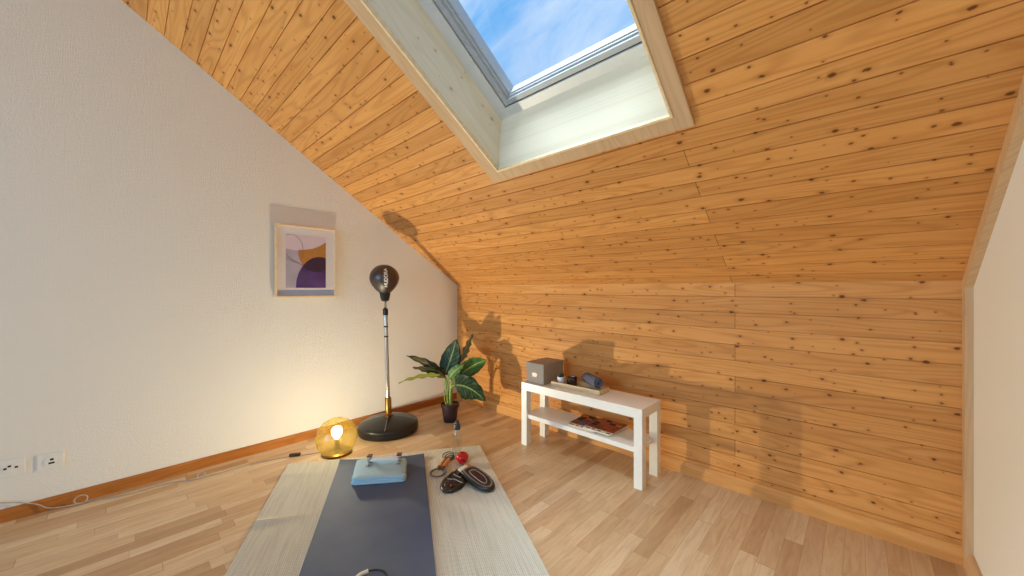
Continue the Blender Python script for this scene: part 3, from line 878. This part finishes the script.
# lettering that runs up the ball, wrapped on the leather
cu = bpy.data.curves.new('letters', 'FONT'); cu.body = 'HUDORA'; cu.size = .054; cu.align_x = 'CENTER'; cu.align_y = 'CENTER'; cu.offset = .0012
to = bpy.data.objects.new('letters', cu); COL.objects.link(to)
dg = bpy.context.evaluated_depsgraph_get(); me = bpy.data.meshes.new_from_object(to.evaluated_get(dg)); bpy.data.objects.remove(to)
bm = bm_new(); bm.from_mesh(me); bpy.data.meshes.remove(me)
bmesh.ops.triangulate(bm, faces=bm.faces)
for _ in range(2): bmesh.ops.subdivide_edges(bm, edges=[e for e in bm.edges if e.calc_length() > .006], cuts=1)
th0 = math.atan2(-.727, .687) + .44              # towards the room
xs = [v.co.x for v in bm.verts]; Ltx = max(xs) - min(xs)
for v in bm.verts:
    z = 1.090 + v.co.x * (.146 / Ltx); r_ = ball_r(z) + .0012
    a = th0 - v.co.y * .72 / .112
    v.co = PMt @ V((r_ * math.cos(a), r_ * math.sin(a), z))
obj('lettering', bm, M['lettering'], bl)['label'] = 'white brand lettering running up the ball'

# ------------------------------------------------------------------ potted plant (local x = towards the right of the room corner, y = away)
RZP = math.atan2(.687, .727)
pl = thing('potted_plant', 'large-leaved artificial plant in a small dark pot in the room corner', 'plant', (.471, -.449, 0), RZP)
bm = bm_new()
lathe(bm, [(0, 0), (.052, 0), (.054, .003), (.070, .122), (.077, .124), (.079, .150), (.074, .152), (.070, .150), (.068, .128), (0, .128)], 40)
obj('pot', bm, M['pot_plastic'], pl, True)
bm = bm_new(); g = []
for j in range(7):
    r_ = .069 * j / 6
    g.append((r_, .138 + .006 * noise.noise(V((j, 1, 1)))))
lathe(bm, g, 30, cap=False); obj('soil', bm, M['soil'], pl, True)
def stem(p, r0, r1):
    bm = bm_new(); tube(bm, spline(p, 8), lambda q: r0 + (r1 - r0) * q, 10); return obj('stem', bm, M['stem'], pl, True)
stem([(0, 0, .130), (.002, .002, .22), (.010, .0, .30), (.012, .0, .36)], .020, .012)
stem([(-.012, -.01, .130), (-.020, -.012, .22), (-.020, -.01, .31), (-.042, -.01, .385)], .011, .006)
stem([(-.03, .0, .26), (-.04, .0, .33), (-.05, .01, .40)], .007, .005)
stem([(.012, .0, .30), (.04, .02, .40), (.085, .03, .50)], .008, .005)
stem([(.010, -.005, .30), (.04, -.01, .36), (.10, -.02, .40)], .007, .005)
stem([(.006, -.012, .24), (.02, -.03, .30), (.055, -.05, .318)], .008, .006)
stem([(-.02, -.03, .132), (-.035, -.04, .18), (-.045, -.03, .25), (-.03, -.02, .31)], .004, .003)
def leaf(base, mid, tip, width, side, mat, fold=.25, wave=.006, sharp=.7, seed=0):
    base, mid, tip, side = V(base), V(mid), V(tip), V(side).normalized()
    ctr = []
    for i in range(19):
        q = i / 18; ctr.append(base * (1 - q) ** 2 + (mid * 2 - (base + tip) * .5) * 2 * q * (1 - q) + tip * q * q)
    bm = bm_new(); uvl = bm.loops.layers.uv.verify(); NA = 8; grid = []; st = {}
    for i, p in enumerate(ctr):
        q = i / 18
        tg = (ctr[min(i + 1, 18)] - ctr[max(i - 1, 0)]).normalized()
        sd = (side - tg * side.dot(tg)).normalized(); nn = tg.cross(sd)
        wq = width / 2 * (math.sin(PI * min(1, q ** sharp)) ** .75 if 0 < q < 1 else 0) + .0006
        row = []
        for k in range(-NA // 2, NA // 2 + 1):
            f = k / (NA / 2)
            off = nn * (abs(f) * wq * fold - abs(f) ** 2 * wq * .12 + wave * math.sin(q * 26 + seed + f) * abs(f) ** 2)
            row.append(bm.verts.new(p + sd * f * wq + off)); 
        grid.append(row)
    for i in range(18):
        for k in range(NA):
            f = bm.faces.new((grid[i][k], grid[i][k + 1], grid[i + 1][k + 1], grid[i + 1][k]))
            for lp, (a, b) in zip(f.loops, ((i, k), (i, k + 1), (i + 1, k + 1), (i + 1, k))): lp[uvl].uv = (b / (NA / 2) - 1, a / 18)
    o = obj('leaf', bm, mat, pl, 'all')
    sm = o.modifiers.new('thickness', 'SOLIDIFY'); sm.thickness = .0016
    return o
leaf((-.045, .00, .39), (.004, .03, .535), (.052, .02, .69), .180, (1, -.25, -.2), M['leaf_dark'], .22, seed=0, sharp=.72)
leaf((.088, .03, .50), (.125, .06, .61), (.190, .05, .735), .130, (.55, -1, .0), M['leaf_brown'], .3, seed=1)
leaf((.085, -.02, .395), (.205, .0, .475), (.312, -.02, .52), .150, (-.55, -.25, .85), M['leaf_mid'], .2, seed=2)
leaf((.050, -.05, .318), (.180, -.09, .300), (.305, -.11, .205), .235, (.35, -.35, .9), M['leaf_dark'], .16, .008, seed=3, sharp=.62)
leaf((-.035, .0, .375), (-.20, .03, .475), (-.372, .0, .555), .085, (.35, -.35, .8), M['leaf_brown'], .35, seed=4)
leaf((-.025, -.03, .365), (-.17, -.06, .435), (-.300, -.08, .470), .075, (.35, -.5, .7), M['leaf_brown'], .35, seed=7)
leaf((-.050, -.02, .38), (-.21, -.08, .395), (-.400, -.12, .352), .075, (.1, -.75, .6), M['leaf_lime'], .3, seed=5)
leaf((-.005, -.03, .365), (.055, -.06, .440), (.130, -.06, .490), .085, (.6, -.1, -.75), M['leaf_mid'], .25, seed=6)

# ------------------------------------------------------------------ picture on the left wall
pf = thing('picture_frame', 'framed abstract print in purple and ochre hanging on the left wall', 'picture', (0, -1.42, 1.321))
hw, hh = .205, .262
def ybox(bm, y0, y1, z0, z1, x0, x1, bev=.0, mi=0): box(bm, (x0, y0, z0), (x1, y1, z1), bev, None, mi)
bm = bm_new(); f = .012
ybox(bm, -hw, hw, hh - f, hh, .006, .036, .0015); ybox(bm, -hw, hw, -hh, -hh + f, .006, .036, .0015)
ybox(bm, -hw, -hw + f, -hh + f, hh - f, .006, .036, .0015); ybox(bm, hw - f, hw, -hh + f, hh - f, .006, .036, .0015)
obj('frame', bm, M['frame'], pf)
bm = bm_new(); ybox(bm, -hw + f, hw - f, -hh + f, hh - f, .008, .018); obj('mount', bm, M['paper'], pf)
bm = bm_new(); ybox(bm, -hw + f, hw - f, -hh + f, -hh + f + .043, .018, .0186); obj('band', bm, M['reflection_band'], pf)['label'] = 'pale blue reflection painted as a band below the print'  # bluish glass reflection painted as a flat strip on the mount
# the print: flat shapes layered on the paper, in (y, z) relative to the centre of the frame
bm = bm_new(); cy_, cz_ = -1.42, 1.321
PY0, PY1, PZ0, PZ1 = -1.557 - cy_, -1.286 - cy_, 1.129 - cz_, 1.515 - cz_
def arc(cy, cz, ry, rz_, a0, a1, n=24): return [(cy + ry * math.cos(math.radians(a0 + (a1 - a0) * k / n)), cz + rz_ * math.sin(math.radians(a0 + (a1 - a0) * k / n))) for k in range(n + 1)]
def clip(p): return [(min(max(y, PY0), PY1), min(max(z, PZ0), PZ1)) for y, z in p]
def flat(poly, lvl, mi):
    pts = []
    for q in clip(poly):
        if not pts or (abs(q[0] - pts[-1][0]) + abs(q[1] - pts[-1][1])) > 1e-5: pts.append(q)
    if abs(pts[0][0] - pts[-1][0]) + abs(pts[0][1] - pts[-1][1]) < 1e-5: pts.pop()
    a = [bm.verts.new((.0182 + .0004 * lvl, y, z)) for y, z in pts]; fc = bm.faces.new(a); fc.material_index = mi
flat([(PY0, PZ0), (PY1, PZ0), (PY1, PZ1), (PY0, PZ1)], 0, 1)                               # lilac grey ground
W_ = lambda y, z: (y - cy_, z - cz_)
flat([(PY0, PZ1), (PY1, PZ1), W_(-1.285, 1.478), W_(-1.33, 1.445), W_(-1.38, 1.42), W_(-1.44, 1.405), W_(-1.50, 1.40), (PY0, 1.412 - cz_)], 1, 0)   # pale pink sky
flat([W_(-1.474, 1.405), W_(-1.44, 1.408), W_(-1.38, 1.42), W_(-1.33, 1.445), W_(-1.285, 1.478), W_(-1.285, 1.340), W_(-1.37, 1.330), W_(-1.443, 1.290), W_(-1.465, 1.33), W_(-1.476, 1.37)], 2, 2)   # ochre
flat([(PY1, PZ0)] + [W_(-1.286, 1.355)] + [W_(y, z) for y, z in ((-1.31, 1.362), (-1.345, 1.362), (-1.385, 1.350), (-1.42, 1.322), (-1.45, 1.285), (-1.475, 1.235), (-1.488, 1.185), (-1.492, 1.129))], 3, 3)     # purple
flat([W_(-1.286, 1.355)] + [W_(y, z) for y, z in ((-1.31, 1.362), (-1.345, 1.362), (-1.385, 1.350), (-1.42, 1.322), (-1.445, 1.292), (-1.42, 1.265), (-1.37, 1.248), (-1.32, 1.252), (-1.286, 1.268))], 4, 4)   # plum overlap
def line(pts, lvl=5, w=.0014):
    pts = spline([V((0,) + W_(*p)) for p in pts], 8)
    for a, b in zip(pts, pts[1:]):
        d = (b - a); n = V((0, -d.z, d.y)).normalized() * w
        q = [a - n, b - n, b + n, a + n]; fc = bm.faces.new([bm.verts.new((.0182 + .0004 * lvl, min(max(p.y, PY0), PY1), min(max(p.z, PZ0), PZ1))) for p in q]); fc.material_index = 5
line([(-1.556, 1.505), (-1.515, 1.515), (-1.475, 1.49), (-1.45, 1.445), (-1.445, 1.39), (-1.455, 1.33)])
line([(-1.556, 1.37), (-1.52, 1.335), (-1.48, 1.31), (-1.445, 1.295)])
line([(-1.556, 1.345), (-1.51, 1.32), (-1.47, 1.312)])
obj('print', bm, [M['a_pink'], M['a_grey'], M['a_ochre'], M['a_purple'], M['a_plum'], M['a_line']], pf)
bm = bm_new(); ybox(bm, -hw + f, hw - f, -hh + f, hh - f, .024, .0255); obj('glass', bm, M['pane'], pf)

# ------------------------------------------------------------------ wall sockets
def socket(name, label, y, z, kind):
    s = thing(name, label, 'socket', (0, y, z))
    bm = bm_new(); ybox(bm, -.0425, .0425, -.0425, .0425, .0, .005, .0015); obj('plate', bm, M['socket'], s)
    bm = bm_new()
    if kind == 'power':
        ring = [(.0045, .027 * math.cos(a) * (1 if abs(math.cos(a)) < .93 else .97), .019 * math.sin(a)) for a in [2 * PI * k / 6 for k in range(6)]]
    else: ring = [(.0045, .022 * math.cos(2 * PI * k / 28), .024 * math.sin(2 * PI * k / 28)) for k in range(28)]
    prism(bm, ring, (.003, 0, 0)); ins = obj('insert', bm, M['socket'], s)
    bm = bm_new()
    if kind == 'power':
        for dy, dz in ((-.016, .0), (-.0035, .009), (.017, .0)): box(bm, (.0070, dy - .0052, dz - .0045), (.0082, dy + .0052, dz + .0045), .0005)
    else:
        box(bm, (.0070, -.008, -.013), (.0082, .012, -.004), .0005); box(bm, (.0070, -.003, .004), (.0082, .009, .014), .0005)
    obj('pin_holes' if kind == 'power' else 'jack_openings', bm, M['hole'], ins)
socket('wall_socket', 'white power socket with three pin holes, at the left edge of the photo', -2.728, .2535, 'power')
socket('network_socket', 'white square network socket low on the left wall, right of the power socket', -2.606, .2445, 'jack')

# ------------------------------------------------------------------ bench and what stands on it
BX, BY, BL, BD, BH = 1.2203, -.3773, .9, .26, .45
be = thing('tv_bench', 'white rectangular bench with one lower shelf, along the wooden wall', 'bench', (BX, BY, 0))
bm = bm_new(); box(bm, (0, 0, BH - .056), (BL, BD, BH), .002); obj('top', bm, M['white'], be)
for x in (0, BL - .05):
    for y in (0, BD - .05):
        bm = bm_new(); box(bm, (x, y, 0), (x + .05, y + .05, BH - .056), .002); obj('leg', bm, M['white'], be)
bm = bm_new(); box(bm, (.012, .012, .195), (BL - .03, BD - .012, .225), .002)
# notch-free shelf sits between the legs: cut its corners away
obj('shelf', bm, M['white'], be)

sb = thing('storage_box', 'grey cardboard storage box with lid at the left end of the white bench', 'box', (1.3235, -.232, BH))
bm = bm_new()
w_, d_, h_ = .0775, .116, .118
loft(bm, [[V((sx * a, sy * b, z)) for sx, sy in ((-1, -1), (1, -1), (1, 1), (-1, 1))] for a, b, z in ((w_, d_, 0), (w_, d_, h_), (w_ - .003, d_ - .003, h_), (w_ - .003, d_ - .003, .004))])
obj('body', bm, M['box_grey'], sb)
bm = bm_new(); box(bm, (-.0815, -.120, .108), (.0815, .120, .1445), .0015); obj('lid', bm, M['box_grey'], sb)
bm = bm_new(); hexo = [(.027, 0), (.020, .017), (-.020, .017), (-.027, 0), (-.020, -.017), (.020, -.017)]
prism(bm, [(x, -.1165, .064 + z) for x, z in hexo], (0, -.003, 0)); lh = obj('label_holder', bm, M['copper'], sb)
bm = bm_new(); prism(bm, [(x * .84, -.1192, .064 + z * .76) for x, z in hexo], (0, -.0012, 0)); obj('label_card', bm, M['card_white'], lh)

tr = thing('tray', 'shallow pale wooden tray on the white bench beside the grey box', 'tray', (1.622, -.243, BH), math.radians(2.0))
bm = bm_new()
box(bm, (-.187, -.064, 0), (.187, .064, .006)); 
for lo, hi in (((-.187, -.064, 0), (.187, -.057, .030)), ((-.187, .057, 0), (.187, .064, .030)), ((-.187, -.057, 0), (-.180, .057, .030)), ((.180, -.057, 0), (.187, .057, .030))): box(bm, lo, hi, .001)
o = obj('box', bm, M['tray'], tr); o.name = 'tray_body'; uv_long(o, lambda c: (c.x, c.y + c.z))

TZ = BH + .0065
sp_ = thing('succulent', 'tiny dark succulent in a white pot on the tray, beside the grey box', 'plant', (1.489, -.262, TZ))
bm = bm_new(); lathe(bm, [(0, 0), (.020, 0), (.021, .002), (.028, .052), (.0285, .056), (.026, .056), (.0245, .047), (0, .046)], 32); obj('pot', bm, M['pot_white'], sp_, True)
for ring_n, tiltv, L in ((8, .95, .026), (6, .55, .032), (4, .2, .036)):
    for k in range(ring_n):
        a = 2 * PI * k / ring_n + tiltv; d = V((math.cos(a) * math.sin(tiltv), math.sin(a) * math.sin(tiltv), math.cos(tiltv)))
        bm = bm_new(); tube(bm, [V((0, 0, .046)) + d * (L * i / 8) for i in range(9)], lambda q: .0055 * math.sin(PI * (.18 + .80 * q)) + .0006, 8); obj('leaf', bm, M['succulent'], sp_, 'all')
cn = thing('candle', 'dark purple glass candle jar on the tray, between succulent and rolled cloth', 'candle', (1.566, -.245, TZ))
bm = bm_new(); lathe(bm, [(0, 0), (.031, 0), (.034, .003), (.035, .062), (.033, .063), (.0318, .060), (.031, .008), (0, .007)], 36); obj('jar', bm, M['dark_glass'], cn, True)
bm = bm_new(); lathe(bm, [(0, .009), (.0295, .009), (.0295, .036), (0, .035)], 32); obj('wax', bm, M['wax'], cn, True)
bm = bm_new(); tube(bm, [(0, 0, .034), (.001, 0, .044)], .0012, 6); obj('wick', bm, M['black_plastic'], cn)

# rolled cloth lying across the tray rims
rc = thing('rolled_cloth', 'rolled dark grey knitted cloth lying on the tray', 'cloth', (1.708, -.212, BH + .0305 + .036), math.atan2(-.092, .142))
bm = bm_new(); prf = []; TH = .0085
N = 90; turns = 3.1
inner, outer = [], []
for i in range(N + 1):
    a = 2 * PI * turns * i / N; r_ = .0055 + .0275 * i / N
    outer.append((r_ + TH * .52, a)); inner.append((max(.001, r_ - TH * .40), a))
def cy(r_, a, x): return V((x, r_ * math.cos(a - 1.9) * 1.08, r_ * math.sin(a - 1.9)))
secs = []
for s in range(13):
    x = -.088 + .176 * s / 12; e = .0 if 0 < s < 12 else -.0012
    w = 1 + .02 * noise.noise(V((x * 30, 2, 2)))
    secs.append([cy((r_ + e) * w, a, x) for r_, a in outer] + [cy((r_ - e) * w, a, x) for r_, a in reversed(inner)])
rv = [[bm.verts.new(p) for p in s] for s in secs]
n_ = len(rv[0])
for a, b in zip(rv, rv[1:]):
    for i in range(n_): bm.faces.new((a[i], a[(i + 1) % n_], b[(i + 1) % n_], b[i]))
for R_ in (rv[0], rv[-1]):
    for i in range(N): bm.faces.new((R_[i], R_[i + 1], R_[n_ - 2 - i], R_[n_ - 1 - i]))
obj('roll', bm, M['knit'], rc, True)

# magazines spread on the shelf
def magazine(label, x, y, z, rz, w, d, th, cols, n):
    m_ = thing('magazine', label, 'magazine', (x, y, z), rz, 'magazines on the bench shelf')
    bm = bm_new(); box(bm, (-w / 2, -d / 2, 0), (w / 2, d / 2, th), .0008); obj('pages', bm, M['m_cream'], m_)
    bm = bm_new()
    box(bm, (-w / 2 - .001, -d / 2 - .001, th), (w / 2 + .001, -d / 2 + .035, th + .0012), 0, None, 0); box(bm, (-w / 2 - .001, -d / 2 + .035, th), (w / 2 + .001, d / 2 + .001, th + .0012), 0, None, 2)
    random.seed(n)
    ux, uy = 4, 5
    for i in range(ux):
        for j in range(uy):
            if j == 0 and i in (0, 3): continue
            x0 = -w / 2 + .008 + (w - .016) * i / ux; y0 = -d / 2 + .040 + (d - .05) * j / uy
            cx = random.randrange(1, len(cols))
            a = [bm.verts.new(q) for q in ((x0, y0, th + .0016), (x0 + (w - .016) / ux * random.uniform(.75, 1), y0, th + .0016), (x0 + (w - .016) / ux * random.uniform(.7, 1), y0 + (d - .05) / uy * .92, th + .0016), (x0, y0 + (d - .05) / uy * .92, th + .0016))]
            bm.faces.new(a).material_index = cx
    # masthead and spine marks: dark bars along the front edge
    for i, (a0, a1) in enumerate(((.06, .22), (.30, .38), (.50, .62), (.82, .97))):
        box(bm, (-w / 2 + w * a0, -d / 2 + .010, th + .0012), (-w / 2 + w * a1, -d / 2 + .022, th + .0018), 0, None, len(cols) - 1)
    obj('cover', bm, [M[c] for c in cols], m_)
    return m_
SZ = .2255
magazine('magazine with orange and brown cover lying left on the bench shelf', 1.688, -.222, SZ, math.radians(3), .20, .235, .006, ['m_cream', 'm_orange', 'm_brown', 'm_orange', 'm_blue', 'hole'], 3)
magazine('magazine with dark red cover on top, right on the bench shelf', 1.812, -.224, SZ + .0083, math.radians(-1), .19, .235, .006, ['m_cream', 'm_brown', 'm_red', 'm_orange', 'm_brown', 'hole'], 5)

# ------------------------------------------------------------------ added fill light, sun, sky, camera
w = bpy.data.worlds.new('sky'); sc.world = w; w.use_nodes = True
nt = w.node_tree; bg = nt.nodes['Background']
tc = nt.nodes.new('ShaderNodeTexCoord'); mp = nt.nodes.new('ShaderNodeMapping'); mp.inputs['Scale'].default_value = (1.6, 6.0, 3.0); mp.inputs['Rotation'].default_value = (.2, .1, 1.0)
nt.links.new(tc.outputs['Generated'], mp.inputs[0])
nz = nt.nodes.new('ShaderNodeTexNoise'); nz.inputs['Scale'].default_value = 1.3; nz.inputs['Detail'].default_value = 6; nz.inputs['Roughness'].default_value = .58; nz.inputs['Distortion'].default_value = .6
nt.links.new(mp.outputs[0], nz.inputs[0])
rp = nt.nodes.new('ShaderNodeValToRGB'); e = rp.color_ramp.elements
e[0].position = .36; e[0].color = lin((100, 176, 240)); e[1].position = .66; e[1].color = lin((206, 226, 250))
nt.links.new(nz.outputs[0], rp.inputs[0]); nt.links.new(rp.outputs[0], bg.inputs[0]); bg.inputs[1].default_value = 1.1

def area(name, loc, rot, sx, sy, power, col):
    d = bpy.data.lights.new(name, 'AREA'); d.shape = 'RECTANGLE'; d.size = sx; d.size_y = sy; d.energy = power; d.color = col
    o = bpy.data.objects.new(name, d); COL.objects.link(o); o.location = loc; o.rotation_euler = rot; return o
area('added_fill_light', ((FX0 + FX1) / 2, YF - .16, (FZ0 + FZ1) / 2), (PI / 2, 0, 0), FX1 - FX0 - .02, FZ1 - FZ0 - .02, 128, (.36, .70, 1))  # added fill lamp behind the camera, outside the made-up window
sd = bpy.data.lights.new('sun', 'SUN'); sd.energy = 11; sd.angle = math.radians(44); sd.color = (.76, .91, 1)
so = bpy.data.objects.new('sun', sd); COL.objects.link(so); so.rotation_euler = V((.16, .27, -.95)).to_track_quat('-Z', 'Y').to_euler()

cam = bpy.data.cameras.new('camera'); co = bpy.data.objects.new('camera', cam); COL.objects.link(co)
cam.sensor_width = 36; cam.lens = 36 * 366.97 / 1024; cam.shift_y = .9 / 1024; cam.clip_start = .02
co.location = (2.9931, -2.3515, 1.1211); co.rotation_euler = (PI / 2, 0, .7572)
sc.camera = co
vs = sc.view_settings; vs.view_transform = 'Standard'; vs.look = 'None'; vs.gamma = 1; vs.use_curve_mapping = False; vs.exposure = .04
sc.cycles.max_bounces = 10; sc.cycles.diffuse_bounces = 6; sc.cycles.transparent_max_bounces = 16
sc.cycles.use_denoising = True
sc.cycles.sample_clamp_indirect = 6
